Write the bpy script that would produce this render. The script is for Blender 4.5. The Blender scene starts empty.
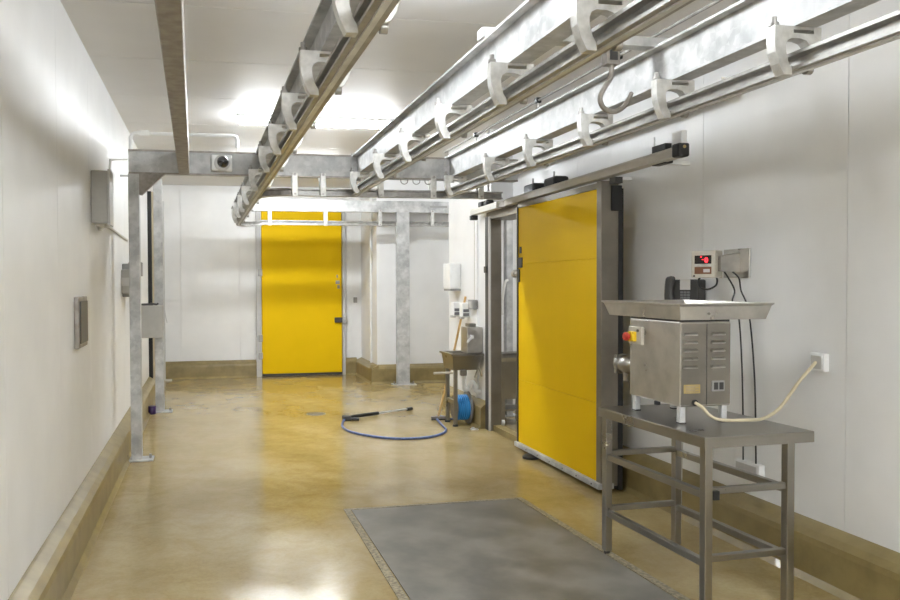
import bpy, bmesh, math, random
from mathutils import Vector, Matrix
random.seed(7)
SC = bpy.context.scene
COL = SC.collection
ORG = {}

# ------------------------------------------------------------------ materials
def newmat(name):
    m = bpy.data.materials.new(name); m.use_nodes = True
    nt = m.node_tree
    return m, nt, nt.nodes['Principled BSDF']

def setin(b, **k):
    names = dict(rough='Roughness', metal='Metallic', coat='Coat Weight', coatr='Coat Roughness', spec='Specular IOR Level')
    for a, v in k.items(): b.inputs[names[a]].default_value = v

def noise_mat(name, c1, c2, scale=6, rough=.5, metal=0., rvar=0., bump=0., stretch=None, detail=4, coat=0., lo=.35, hi=.65, spec=.5, vor=None):
    m, nt, b = newmat(name)
    tc = nt.nodes.new('ShaderNodeTexCoord'); mp = nt.nodes.new('ShaderNodeMapping')
    nt.links.new(tc.outputs['Object'], mp.inputs['Vector'])
    if stretch: mp.inputs['Scale'].default_value = stretch
    n = nt.nodes.new('ShaderNodeTexNoise'); n.inputs['Scale'].default_value = scale; n.inputs['Detail'].default_value = detail
    nt.links.new(mp.outputs['Vector'], n.inputs['Vector'])
    fac = n.outputs['Fac']
    if vor:
        v = nt.nodes.new('ShaderNodeTexVoronoi'); v.inputs['Scale'].default_value = vor
        nt.links.new(mp.outputs['Vector'], v.inputs['Vector'])
        mx = nt.nodes.new('ShaderNodeMath'); mx.operation = 'MULTIPLY_ADD'
        sp = nt.nodes.new('ShaderNodeSeparateColor'); nt.links.new(v.outputs['Color'], sp.inputs[0])
        nt.links.new(sp.outputs[0], mx.inputs[0]); mx.inputs[1].default_value = .12
        nt.links.new(fac, mx.inputs[2]); fac = mx.outputs[0]
        lo += .02; hi += .14
    r = nt.nodes.new('ShaderNodeValToRGB')
    r.color_ramp.elements[0].position = lo; r.color_ramp.elements[1].position = hi
    r.color_ramp.elements[0].color = (*c1, 1); r.color_ramp.elements[1].color = (*c2, 1)
    nt.links.new(fac, r.inputs['Fac']); nt.links.new(r.outputs['Color'], b.inputs['Base Color'])
    setin(b, rough=rough, metal=metal, coat=coat, spec=spec)
    if rvar:
        mr = nt.nodes.new('ShaderNodeMapRange'); mr.inputs['To Min'].default_value = max(.02, rough - rvar); mr.inputs['To Max'].default_value = rough + rvar
        mr.inputs['From Min'].default_value = .3; mr.inputs['From Max'].default_value = .7
        nt.links.new(n.outputs['Fac'], mr.inputs['Value']); nt.links.new(mr.outputs['Result'], b.inputs['Roughness'])
    if bump:
        bp = nt.nodes.new('ShaderNodeBump'); bp.inputs['Strength'].default_value = bump; bp.inputs['Distance'].default_value = .01
        nt.links.new(n.outputs['Fac'], bp.inputs['Height']); nt.links.new(bp.outputs['Normal'], b.inputs['Normal'])
    return m

def plain(name, c, rough=.5, metal=0., coat=0., spec=.5):
    return noise_mat(name, tuple(x*.93 for x in c), c, scale=14, rough=rough, metal=metal, coat=coat, spec=spec)

def emit(name, c, s):
    m, nt, b = newmat(name)
    b.inputs['Base Color'].default_value = (*c, 1)
    b.inputs['Emission Color'].default_value = (*c, 1); b.inputs['Emission Strength'].default_value = s
    return m

M = {}
M['wall'] = noise_mat('white_wall_panel', (.76, .755, .745), (.80, .795, .785), scale=3, rough=.42, bump=.02)
M['ceil'] = noise_mat('white_ceiling_panel', (.76, .745, .735), (.79, .775, .765), scale=2, rough=.5)
M['galv'] = noise_mat('galvanised_steel', (.33, .33, .325), (.60, .60, .59), scale=7, rough=.5, metal=.15, rvar=.1, vor=28)
M['galvr'] = noise_mat('galvanised_rail', (.27, .26, .24), (.40, .385, .36), scale=14, rough=.42, metal=.45, rvar=.08)
M['cast'] = noise_mat('galvanised_casting', (.50, .49, .46), (.64, .63, .60), scale=25, rough=.45, metal=.6, bump=.1)
M['steel'] = noise_mat('brushed_stainless', (.30, .285, .26), (.335, .32, .29), scale=5, rough=.29, metal=1., rvar=.02)
M['steelh'] = noise_mat('worn_stainless', (.40, .38, .35), (.52, .50, .46), scale=9, rough=.36, metal=1., rvar=.1)
M['steeld'] = noise_mat('dull_stainless', (.175, .155, .125), (.235, .21, .172), scale=4, rough=.42, metal=.8, rvar=.06)
M['browngalv'] = noise_mat('weathered_steel', (.25, .225, .20), (.36, .33, .30), scale=16, rough=.5, metal=.5)
M['bright'] = noise_mat('polished_strip', (.56, .56, .55), (.68, .68, .67), scale=10, rough=.42, metal=.35)
M['yellow'] = noise_mat('yellow_door_skin', (.74, .475, .003), (.77, .495, .004), scale=2.5, rough=.6, spec=.10)
M['black'] = plain('black_plastic', (.016, .016, .017), .45)
M['rubber'] = plain('black_rubber', (.012, .012, .012), .7)
M['dark'] = plain('dark_grey_plastic', (.05, .048, .045), .42)
M['grey'] = plain('grey_enamel', (.30, .295, .285), .45)
M['lgrey'] = plain('light_grey_enamel', (.52, .51, .49), .45)
M['beige'] = plain('beige_plastic', (.52, .48, .40), .45)
M['boxgrey'] = plain('warm_grey_enamel', (.40, .385, .35), .45)
M['white'] = plain('white_plastic', (.82, .82, .81), .35)
M['offwhite'] = plain('off_white_paint', (.62, .60, .55), .4)
M['cream'] = plain('cream_paint', (.62, .54, .37), .5)
M['blue'] = noise_mat('blue_hose_wraps', (.015, .18, .50), (.03, .28, .66), scale=3, rough=.4, stretch=(60, 1, 1))
M['bluehose'] = noise_mat('blue_hose', (.05, .09, .22), (.12, .16, .36), scale=30, rough=.4)
M['red'] = plain('red_plastic', (.45, .035, .02), .35)
M['yplastic'] = plain('yellow_plastic', (.75, .48, .01), .35)
M['wood'] = noise_mat('pale_wood', (.50, .30, .10), (.64, .42, .17), scale=8, rough=.5, stretch=(8, 8, 1))
M['brass'] = noise_mat('brass_plate', (.42, .31, .12), (.55, .42, .18), scale=12, rough=.4, metal=.4)
M['purple'] = plain('purple_plastic', (.035, .012, .09), .3)
M['sticker'] = plain('grey_print', (.16, .16, .17), .5)
M['bristle'] = plain('yellow_bristle', (.62, .50, .22), .7)
M['glass'] = plain('dark_dome', (.01, .01, .012), .08, coat=1.)
M['trackmat'] = plain('painted_track_cover', (.56, .53, .48), .45)
M['shadesteel'] = noise_mat('shade_toned_steel', (.19, .175, .15), (.25, .23, .20), scale=4, rough=.4, metal=.8, rvar=.05)  # mincer back: dim light and dark reflection put into the steel colour
M['screen'] = plain('display_window', (.012, .010, .010), .2)
M['brownlabel'] = plain('brown_label', (.20, .085, .04), .45)
M['paper'] = plain('paper_label', (.62, .60, .57), .6)
M['key'] = plain('grey_keys', (.22, .22, .22), .5)
M['ledred'] = emit('red_digits', (1, .02, .03), 2.0)
M['tube'] = emit('fluorescent_tube', (.905, .955, 1), 46.)
M['tubecold'] = emit('cold_room_tube', (.93, .97, 1), 16.)
M['kerb'] = noise_mat('resin_kerb', (.20, .150, .058), (.275, .210, .085), scale=7, rough=.36, bump=.08, coat=.1)
M['hatch'] = noise_mat('floor_plate', (.125, .115, .097), (.235, .218, .188), scale=3.2, rough=.46, metal=.2, rvar=.12, detail=9, lo=.38, hi=.62, bump=.04)
M['hatchrim'] = noise_mat('gravelly_edge', (.14, .115, .07), (.33, .28, .18), scale=60, rough=.6, detail=6)

def floor_mat():
    m, nt, b = newmat('yellow_resin_floor')
    tc = nt.nodes.new('ShaderNodeTexCoord')
    n1 = nt.nodes.new('ShaderNodeTexNoise'); n1.inputs['Scale'].default_value = 1.1; n1.inputs['Detail'].default_value = 7; n1.inputs['Roughness'].default_value = .62
    n2 = nt.nodes.new('ShaderNodeTexNoise'); n2.inputs['Scale'].default_value = 55; n2.inputs['Detail'].default_value = 3
    for n in (n1, n2): nt.links.new(tc.outputs['Object'], n.inputs['Vector'])
    r = nt.nodes.new('ShaderNodeValToRGB')
    r.color_ramp.elements[0].position = .30; r.color_ramp.elements[0].color = (.34, .255, .108, 1)
    r.color_ramp.elements[1].position = .72; r.color_ramp.elements[1].color = (.49, .40, .215, 1)
    e = r.color_ramp.elements.new(.52); e.color = (.41, .318, .147, 1)
    nt.links.new(n1.outputs['Fac'], r.inputs['Fac'])
    mx = nt.nodes.new('ShaderNodeMix'); mx.data_type = 'RGBA'; mx.blend_type = 'MULTIPLY'; mx.inputs['Factor'].default_value = .16
    r2 = nt.nodes.new('ShaderNodeValToRGB'); r2.color_ramp.elements[0].position = .35; r2.color_ramp.elements[0].color = (.55, .5, .45, 1); r2.color_ramp.elements[1].position = .6
    nt.links.new(n2.outputs['Fac'], r2.inputs['Fac'])
    nt.links.new(r.outputs['Color'], mx.inputs[6]); nt.links.new(r2.outputs['Color'], mx.inputs[7])
    n4 = nt.nodes.new('ShaderNodeTexNoise'); n4.inputs['Scale'].default_value = 4.2; n4.inputs['Detail'].default_value = 8; n4.inputs['Roughness'].default_value = .7; n4.inputs['Distortion'].default_value = .6
    nt.links.new(tc.outputs['Object'], n4.inputs['Vector'])
    r4 = nt.nodes.new('ShaderNodeValToRGB'); r4.color_ramp.elements[0].position = .36; r4.color_ramp.elements[0].color = (.74, .66, .52, 1); r4.color_ramp.elements[1].position = .60; r4.color_ramp.elements[1].color = (1, 1, 1, 1)
    nt.links.new(n4.outputs['Fac'], r4.inputs['Fac'])
    mx4 = nt.nodes.new('ShaderNodeMix'); mx4.data_type = 'RGBA'; mx4.blend_type = 'MULTIPLY'; mx4.inputs['Factor'].default_value = .6
    nt.links.new(mx.outputs[2], mx4.inputs[6]); nt.links.new(r4.outputs['Color'], mx4.inputs[7])
    nt.links.new(mx4.outputs[2], b.inputs['Base Color'])
    mr = nt.nodes.new('ShaderNodeMapRange'); mr.inputs['From Min'].default_value = .35; mr.inputs['From Max'].default_value = .65
    mr.inputs['To Min'].default_value = .10; mr.inputs['To Max'].default_value = .22
    n3 = nt.nodes.new('ShaderNodeTexNoise'); n3.inputs['Scale'].default_value = 2.3; n3.inputs['Detail'].default_value = 5
    nt.links.new(tc.outputs['Object'], n3.inputs['Vector'])
    nt.links.new(n3.outputs['Fac'], mr.inputs['Value']); nt.links.new(mr.outputs['Result'], b.inputs['Roughness'])
    bp = nt.nodes.new('ShaderNodeBump'); bp.inputs['Strength'].default_value = .03; bp.inputs['Distance'].default_value = .01
    nt.links.new(n1.outputs['Fac'], bp.inputs['Height'])
    bp2 = nt.nodes.new('ShaderNodeBump'); bp2.inputs['Strength'].default_value = .05; bp2.inputs['Distance'].default_value = .004
    nt.links.new(n2.outputs['Fac'], bp2.inputs['Height']); nt.links.new(bp.outputs['Normal'], bp2.inputs['Normal'])
    nt.links.new(bp2.outputs['Normal'], b.inputs['Normal'])
    b.inputs['Specular IOR Level'].default_value = .5
    return m
M['floor'] = floor_mat()

# ------------------------------------------------------------------ mesh builder
class MB:
    def __init__(s): s.bm = bmesh.new()
    def _merge(s, t, mat=None):
        if mat is not None: bmesh.ops.transform(t, matrix=mat, verts=t.verts)
        me = bpy.data.meshes.new('tmp'); t.to_mesh(me); t.free()
        s.bm.from_mesh(me); bpy.data.meshes.remove(me)
    def box(s, x0, x1, y0, y1, z0, z1, bev=0., mat=None, seg=2):
        t = bmesh.new(); bmesh.ops.create_cube(t, size=1)
        for v in t.verts:
            v.co = ((x0+x1)/2 + v.co.x*abs(x1-x0), (y0+y1)/2 + v.co.y*abs(y1-y0), (z0+z1)/2 + v.co.z*abs(z1-z0))
        if bev: bmesh.ops.bevel(t, geom=list(t.edges), offset=bev, segments=seg, affect='EDGES', profile=.5)
        s._merge(t, mat); return s
    def prism(s, poly, axis, a0, a1, bev=0., mat=None):
        # poly: (u,v); axis 'x': (y,z); 'y': (x,z); 'z': (x,y)
        t = bmesh.new()
        def P(u, v, a): return {'x': (a, u, v), 'y': (u, a, v), 'z': (u, v, a)}[axis]
        A = [t.verts.new(P(u, v, a0)) for u, v in poly]; B = [t.verts.new(P(u, v, a1)) for u, v in poly]
        t.faces.new(A); t.faces.new(B)
        n = len(poly)
        for i in range(n): t.faces.new((A[i], A[(i+1) % n], B[(i+1) % n], B[i]))
        bmesh.ops.recalc_face_normals(t, faces=t.faces)
        if bev: bmesh.ops.bevel(t, geom=list(t.edges), offset=bev, segments=1, affect='EDGES')
        s._merge(t, mat); return s
    def tube(s, pts, r, n=10, closed=False, smooth=0, flat=None):
        pts = [Vector(p) for p in pts]
        if smooth: pts = spline(pts, smooth)
        t = bmesh.new(); rings = []
        rr = r if isinstance(r, (list, tuple)) else None
        up = Vector((0, 0, 1)); prev = None
        for i, p in enumerate(pts):
            d = (pts[min(i+1, len(pts)-1)] - pts[max(i-1, 0)]).normalized()
            if prev is None:
                a = d.cross(up)
                if a.length < 1e-3: a = d.cross(Vector((1, 0, 0)))
            else: a = prev - d*prev.dot(d)
            a.normalize(); prev = a; b = d.cross(a)
            q = rr[i*(len(rr)-1)//max(1, len(pts)-1)] if rr else r
            rings.append([t.verts.new(p + (a*math.cos(2*math.pi*k/n) + b*math.sin(2*math.pi*k/n))*q) for k in range(n)])
        for A, B in zip(rings, rings[1:]):
            for k in range(n): t.faces.new((A[k], A[(k+1) % n], B[(k+1) % n], B[k]))
        t.faces.new(rings[0]); t.faces.new(rings[-1])
        bmesh.ops.recalc_face_normals(t, faces=t.faces)
        s._merge(t); return s
    def cyl(s, p0, p1, r, n=20, r2=None):
        p0, p1 = Vector(p0), Vector(p1)
        return s.lathe([(0, 0), (r, 0), (r if r2 is None else r2, (p1-p0).length), (0, (p1-p0).length)], p0, p1-p0, n)
    def lathe(s, prof, org, axis, n=24):
        axis = Vector(axis).normalized(); org = Vector(org)
        a = axis.cross(Vector((0, 0, 1)))
        if a.length < 1e-3: a = Vector((1, 0, 0))
        a.normalize(); b = axis.cross(a)
        t = bmesh.new(); rings = []
        for r, h in prof:
            if r < 1e-6: rings.append([t.verts.new(org + axis*h)])
            else: rings.append([t.verts.new(org + axis*h + (a*math.cos(2*math.pi*k/n) + b*math.sin(2*math.pi*k/n))*r) for k in range(n)])
        for A, B in zip(rings, rings[1:]):
            for k in range(n):
                k2 = (k+1) % n
                if len(A) == 1 and len(B) == 1: continue
                if len(A) == 1: t.faces.new((A[0], B[k], B[k2]))
                elif len(B) == 1: t.faces.new((A[k], A[k2], B[0]))
                else: t.faces.new((A[k], A[k2], B[k2], B[k]))
        bmesh.ops.recalc_face_normals(t, faces=t.faces)
        s._merge(t); return s
    def sweep(s, prof, pts):
        # prof (u across, v up) swept along a polyline in a horizontal plane
        pts = [Vector(p) for p in pts]; t = bmesh.new(); rings = []
        for i, p in enumerate(pts):
            d0 = (pts[i]-pts[i-1]).normalized() if i else None
            d1 = (pts[i+1]-pts[i]).normalized() if i < len(pts)-1 else None
            d = ((d0 or d1) + (d1 or d0)).normalized()
            nrm = Vector((d.y, -d.x, 0)).normalized()
            k = 1/max(.5, d.dot(d0 or d1))
            rings.append([t.verts.new(p + nrm*u*k + Vector((0, 0, v))) for u, v in prof])
        n = len(prof)
        for A, B in zip(rings, rings[1:]):
            for k in range(n): t.faces.new((A[k], A[(k+1) % n], B[(k+1) % n], B[k]))
        t.faces.new(rings[0]); t.faces.new(rings[-1])
        bmesh.ops.recalc_face_normals(t, faces=t.faces)
        s._merge(t); return s
    def build(s, name, mat, parent=None, smooth=False, label=None):
        me = bpy.data.meshes.new(name)
        if smooth is True:
            for f in s.bm.faces: f.smooth = True
            for e in s.bm.edges:
                if len(e.link_faces) == 2 and e.calc_face_angle(0) > .7: e.smooth = False
        o = bpy.data.objects.new(name, me); COL.objects.link(o)
        if parent is not None:
            org = ORG[parent.name]; o.parent = parent
        else:
            vs = [v.co for v in s.bm.verts]
            lo = [min(v[i] for v in vs) for i in range(3)]; hi = [max(v[i] for v in vs) for i in range(3)]
            org = Vector(((lo[0]+hi[0])/2, (lo[1]+hi[1])/2, lo[2])); o.location = org
        bmesh.ops.translate(s.bm, vec=-org, verts=s.bm.verts)
        s.bm.to_mesh(me); s.bm.free()
        ORG[o.name] = org
        me.materials.append(M[mat])
        if label: o['label'] = label
        return o

def spline(P, k):
    out = []
    for i in range(len(P)-1):
        p0, p1, p2, p3 = P[max(i-1, 0)], P[i], P[i+1], P[min(i+2, len(P)-1)]
        for j in range(k):
            t = j/k
            out.append(.5*((2*p1) + (p2-p0)*t + (2*p0-5*p1+4*p2-p3)*t*t + (3*p1-p0-3*p2+p3)*t**3))
    out.append(P[-1]); return out

def tag(o, label, cat, group=None):
    o['label'] = label; o['category'] = cat
    if group: o['group'] = group
    return o
def thing(name, label, cat, loc=(0, 0, 0), rz=0., group=None, local=False):
    o = bpy.data.objects.new(name, None); COL.objects.link(o)
    o.empty_display_size = .1
    o.location = loc; o.rotation_euler = (0, 0, rz)
    ORG[o.name] = Vector((0, 0, 0)) if local else Vector(loc)
    return tag(o, label, cat, group)
def struct(o):
    o['kind'] = 'structure'; return o
def kids(root): return [c for c in COL.objects if c.parent == root]
def dup(root, loc, label, rz=None):
    r = root.copy(); COL.objects.link(r); r.location = loc; r['label'] = label
    if rz is not None: r.rotation_euler = (0, 0, rz)
    for ch in kids(root):
        c = ch.copy(); COL.objects.link(c); c.parent = r
        for g in kids(ch):
            d = g.copy(); COL.objects.link(d); d.parent = c
    return r

def panels(mb, axis, plane, thick, ys, z0, z1, gap=.004):
    # a wall of panels with fine joints; axis 'x' = wall at X=plane, 'y' = wall at Y=plane; thick signed away from the room
    for a, b in zip(ys, ys[1:]):
        if axis == 'x': mb.box(min(plane, plane+thick), max(plane, plane+thick), a+gap/2, b-gap/2, z0, z1)
        else: mb.box(a+gap/2, b-gap/2, min(plane, plane+thick), max(plane, plane+thick), z0, z1)
    q = .35*thick + plane; w = plane+thick*.95
    if axis == 'x': mb.box(min(q, w), max(q, w), ys[0]+.01, ys[-1]-.01, z0+.005, z1-.005)
    else: mb.box(ys[0]+.01, ys[-1]-.01, min(q, w), max(q, w), z0+.005, z1-.005)
    return mb

# ------------------------------------------------------------------ setting
H = 3.25
LW, BW, RW, SW = -.83, 13.45, 3.25, 3.0          # left wall X, back wall Y, right wall X, sink wall X
FW = -3.0
struct(MB().box(-1.0, 6.0, FW-.2, 13.7, -.12, 0).build('floor', 'floor'))
c = MB()
cy = [FW-.2, -1.2, .0, 1.2, 2.4, 3.6, 4.78, 5.94, 7.1, 8.3, 9.5, 10.7, 11.9, 13.7]
for a, b in zip(cy, cy[1:]): c.box(-1.0, 6.0, a+.004, b-.004, H, H+.1)
c.box(-1., 6., FW-.2, 13.7, H+.05, H+.14)
struct(c.build('ceiling', 'ceil'))
struct(panels(MB(), 'x', LW, -.12, [FW, -1.35, -.15, 1.05, 2.25, 3.45, 4.65, 5.85, 7.05, 8.25, 9.45, 10.65, 13.55], 0, H).build('wall_left', 'wall'))
struct(panels(MB(), 'y', BW, .12, [LW, -.45, .53, .86, 2.32, 2.75], 0, H).build('wall_back', 'wall'))
struct(panels(MB(), 'y', FW, -.12, [LW, .4, 1.6, 2.8, RW], 0, H).build('wall_front', 'wall'))
w = panels(MB(), 'x', RW, .10, [FW, -1.31, -.11, 1.09, 2.29, 3.49, 4.69, 5.89, 6.5], 0, H)
w.box(RW, RW+.1, 6.502, 8.0, 2.36, H)
struct(MB().box(SW, RW+.1, 8.0, 8.1, 2.36, H).build('wall_right_upper', 'wall'))   # the jog above the doorway
struct(w.build('wall_right', 'wall'))
# sink wall and its return
w = MB().box(SW, SW+.1, 8.05, 9.5, 0, H)
w.box(SW+.1, 5.5, 9.4, 9.5, 0, H)
struct(w.build('wall_right_middle', 'wall'))
# boxed-out pier right of the back door and the recess behind the sink wall
w = MB().box(2.64, 5.4, 12.15, 12.27, 0, H).box(2.64, 2.76, 12.27, BW, 0, H)
struct(w.build('wall_right_far', 'wall'))
struct(MB().box(5.3, 5.4, 9.5, 12.15, 0, H).build('wall_right_end', 'wall'))
# cold room behind the sliding door
w = MB().box(5.4, 5.5, 4.4, 9.4, 0, 2.75).box(RW+.1, 5.5, 4.3, 4.4, 0, 2.75)
struct(w.build('wall_cold_room', 'wall'))
struct(MB().box(SW+.1, 5.5, 4.3, 9.4, 2.75, 2.85).build('ceiling_cold_room', 'ceil'))

# resin kerbs
KH = .27
def kerb(name, axis, wall, front, a0, a1, h=KH):
    s = 1 if wall > front else -1
    lip = front + s*min(.045, abs(wall-front)*.4)
    poly = [(wall, 0), (wall, h+.02), (wall - s*.012, h+.015), (lip, h-.012), (front + s*.006, h-.04), (front, h-.07), (front, .03), (front - s*.03, 0)]
    m = MB()
    if axis == 'x': m.prism(poly, 'y', a0, a1)
    else: m.prism(poly, 'x', a0, a1)
    return struct(m.build(name, 'kerb'))
kerb('baseboard_left', 'x', LW, LW+.10, FW, BW)
kerb('baseboard_back', 'y', BW, BW-.10, LW+.1, .80)
kerb('baseboard_back_right', 'y', BW, BW-.10, 2.34, 2.55)
kerb('baseboard_right_end', 'x', 2.64, 2.52, 12.045, BW)
kerb('baseboard_right_far', 'y', 12.15, 12.03, 2.526, 5.3)
kerb('baseboard_right_middle', 'x', SW, SW-.10, 8.06, 9.5)
kerb('baseboard_right', 'x', RW, RW-.11, FW, 6.40)

# ------------------------------------------------------------------ yellow back door
d1 = thing('door_1', 'closed yellow cold-store door with slim metal frame in the far wall', 'door', (1.58, BW, 0)); struct(d1)
MB().box(.898, 2.283, BW-.075, BW-.005, .045, 2.86, bev=.008).build('door_panel', 'yellow', d1)
f = MB().box(.805, .888, BW-.09, BW, .0, 2.93).box(2.292, 2.345, BW-.09, BW, .0, 2.93).box(.805, 2.345, BW-.0901, BW, 2.87, 2.95)
f.build('door_frame', 'lgrey', d1)
MB().box(.90, 2.28, BW-.085, BW-.004, .012, .045).build('kick_strip', 'dark', d1, label='dark strip along the foot of the door')
for z in (1.78, .66, .36): MB().box(.835, .905, BW-.115, BW-.08, z-.06, z+.06, bev=.008).build('hinge', 'grey', d1)
h = MB().box(2.15, 2.285, BW-.13, BW-.075, .91, 1.0, bev=.01).build('handle', 'dark', d1, label='dark latch with bright end')
MB().box(2.285, 2.36, BW-.14, BW-.085, .895, 1.025, bev=.01).build('keeper', 'galv', d1)
MB().box(2.175, 2.245, BW-.08, BW-.074, 1.58, 1.64).box(2.20, 2.245, BW-.08, BW-.074, 1.5, 1.56).box(2.19, 2.215, BW-.08, BW-.074, 1.69, 1.74).build('door_sign', 'browngalv', d1, label='small dark stickers by the door edge')
MB().box(2.375, 2.47, BW-.02, BW, KH+.02, H).build('trim_1', 'white'); struct(bpy.data.objects['trim_1'])
tag(MB().box(2.50, 2.56, BW-.05, BW, 1.25, 1.345, bev=.006).build('light_switch', 'grey'), 'small grey switch box on the wall right of the far yellow door', 'switch')
tag(MB().tube([(2.615, 12.5, KH+.02), (2.615, 12.5, H)], .018).build('wall_pipe', 'white'), 'white vertical pipe on the side of the pier right of the far door', 'pipe')

# ------------------------------------------------------------------ left door (seen edge-on far along the left wall)
d3 = thing('door_3', 'cream door edge with dark seal seen edge-on far along the left wall', 'door', (LW, 11.6, 0)); struct(d3)
MB().box(LW, LW+.052, 11.35, 11.42, .0, 2.9).build('door_seal', 'rubber', d3, label='dark rubber seal')
MB().box(LW, LW+.105, 11.42, 12.6, .02, 2.9, bev=.006).build('door_panel', 'cream', d3)

# ------------------------------------------------------------------ doorway casing + sliding door
cs = thing('trim_2', 'dull stainless casing round the sliding-door opening', 'door frame', (3.03, 8.0, 0)); struct(cs)
MB().box(2.97, 3.095, 7.94, 8.05, 0, 2.27, bev=.004).build('far_jamb', 'steeld', cs)
MB().box(2.955, 2.97, 7.955, 8.06, 0, 2.3).build('jamb_edge', 'dark', cs)
MB().box(2.952, 2.972, 7.93, 7.955, 0, 2.3).build('bright_edge', 'lgrey', cs)
MB().box(2.97, 3.25, 6.40, 6.5, 0, 2.27, bev=.004).build('near_jamb', 'steeld', cs)
MB().box(2.965, 3.25, 6.40, 8.05, 2.27, 2.36, bev=.004).build('lintel', 'steeld', cs)
MB().box(3.0, 3.095, 6.5, 7.94, 0, .06).build('threshold', 'kerb', cs)
struct(MB().box(2.982, 3.0, 8.40, 8.47, KH+.02, 2.3).build('trim_3', 'white'))
tag(MB().box(2.935, 2.955, 7.99, 8.055, 1.70, 1.77, bev=.004).build('door_contact', 'dark'), 'small dark contact block on the edge of the doorway casing', 'switch')

X0 = 2.90
d2 = thing('door_2', 'large yellow sliding door with stainless edges, hanging half open from its track', 'sliding door', (X0, 6.25, 0)); struct(d2)
p = MB()
for z0, z1 in ((.075, .672), (.675, 1.772), (1.775, 2.30)): p.box(X0, X0+.06, 5.475, 7.005, z0, z1, bev=.0015, seg=1)
p.box(X0+.01, X0+.09, 5.48, 7.0, .07, 2.3)
p.build('door_panel', 'yellow', d2)
e = MB().box(X0-.006, X0+.135, 5.40, 5.473, .05, 2.355, bev=.004).box(X0-.006, X0+.09, 7.007, 7.035, .05, 2.33, bev=.003).box(X0-.004, X0+.09, 5.473, 7.007, 2.302, 2.345)
e.build('edge_frame', 'steeld', d2)
MB().box(X0-.010, X0+.002, 6.999, 7.009, .06, 2.31).box(X0+.135, X0+.175, 5.40, 5.50, .02, 2.30).build('door_seal', 'rubber', d2, label='black rubber seal')
k = MB().box(X0-.03, X0+.10, 5.39, 7.04, .03, .075, bev=.006).build('bottom_rail', 'galv', d2)
for y in (5.5, 5.75, 6.0, 6.25, 6.5, 6.75): MB().cyl((X0-.033, y, .052), (X0-.028, y, .052), .007, 8).build('screw', 'dark', k)
g = MB().box(X0+.01, X0+.06, 6.965, 6.985, 0, 0)
MB().box(X0-.012, X0+.002, 6.90, 6.985, 1.735, 1.83, bev=.003).box(X0-.010, X0+.002, 6.925, 6.955, 1.87, 1.93).box(X0-.012, X0+.002, 6.965, 6.995, 1.60, 1.72).build('lock_plate', 'dark', d2, label='dark lock plate on the leading edge')
g.bm.free()
MB().cyl((X0+.03, 7.03, 1.68), (X0+.03, 7.13, 1.68), .026, 14).cyl((X0+.03, 7.12, 1.68), (X0+.03, 7.17, 1.68), .038, 14).build('pull_handle', 'steelh', d2, smooth=True, label='stainless pull handle on the leading edge')
MB().box(X0+.07, X0+.15, 5.375, 5.40, 2.13, 2.32, bev=.004).build('end_block', 'rubber', d2, label='black rubber end block')
def carriage(y, s=1.):
    z = trk(y) + .02
    b = MB().box(2.93, 3.07, y-.14*s, y+.14*s, z, z+.12*s, bev=.025).build('roller_carriage', 'black', d2, label='black roller cover above the door')
    MB().cyl((2.98, y, z+.11*s), (2.98, y, z+.18*s), .009, 10).build('carriage_bolt', 'galv', b)


tag(MB().lathe([(0, 0), (.075, 0), (.075, .02), (.05, .035), (0, .035)], (2.86, 6.62, 0), (0, 0, 1), 20).build('floor_guide', 'black', smooth=True), 'round black guide foot on the floor under the sliding door', 'door guide')

# track
tr = thing('door_track', 'long sloping beige-metal track along the wall above the yellow sliding door', 'door track', (3.0, 6.2, 2.3))
def trk(y): return 2.375 + (8.3-y)*.0095
def trackbar(y0, y1, off, name, mat):
    prof = [(-.036, -.032), (.036, -.034), (.036, .024), (.022, .034), (-.008, .037), (-.026, .030), (-.036, .012)]
    t = MB()
    tb = bmesh.new(); rings = []
    for y in (y0, y1):
        rings.append([tb.verts.new((2.905+off+u, y, trk(y)+v)) for u, v in prof])
    n = len(prof)
    for i in range(n): tb.faces.new((rings[0][i], rings[0][(i+1) % n], rings[1][(i+1) % n], rings[1][i]))
    tb.faces.new(rings[0]); tb.faces.new(rings[1]); bmesh.ops.recalc_face_normals(tb, faces=tb.faces)
    t._merge(tb); return t.build(name, mat, tr)
trackbar(4.445, 7.28, 0, 'track_cover', 'trackmat')
trackbar(7.52, 8.30, 0, 'far_track_cover', 'offwhite')['label'] = 'pale far length of the track cover'
trackbar(7.28, 7.52, .03, 'joint_piece', 'browngalv')['label'] = 'brown joint in the track'
MB().box(2.862, 2.940, 4.375, 4.455, trk(4.3)-.040, trk(4.3)+.045, bev=.012).build('end_cap', 'black', tr, label='black end cap')
MB().box(2.87, 2.95, 8.27, 8.33, trk(8.3)-.085, trk(8.3)-.034, bev=.006).build('end_stop', 'black', tr, label='black stop under the far end')
MB().cyl((2.90, 4.369, trk(4.3)+.02), (2.90, 4.376, trk(4.3)+.02), .010, 10).build('cap_screw', 'brass', tr)
tk = MB().box(2.925, 2.985, 4.62, 4.78, trk(4.6)-.04, trk(4.6)+.09, bev=.006).build('motor_box', 'black', tr, label='black box behind the track end')
MB().box(2.942, 2.985, 4.47, 4.58, trk(4.4)-.01, trk(4.4)+.145, bev=.008).build('control_housing', 'white', tr, label='white box fixed to the wall at the track end')
MB().cyl((2.935, 4.76, trk(4.5)+.09), (2.935, 4.76, trk(4.5)+.15), .006, 8).build('stud', 'galv', tr)
for y in (4.85, 5.6, 6.6, 7.2): struct(MB().box(2.945, 3.25, y-.02, y+.02, trk(y)-.012, trk(y)+.012).build('track_bracket', 'white'))  # white brackets holding the door track off the wall
for y in (5.25,): MB().box(2.90, 2.96, y-.04, y+.04, trk(y)-.09, trk(y)-.045).build('bracket', 'dark', tr)
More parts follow.
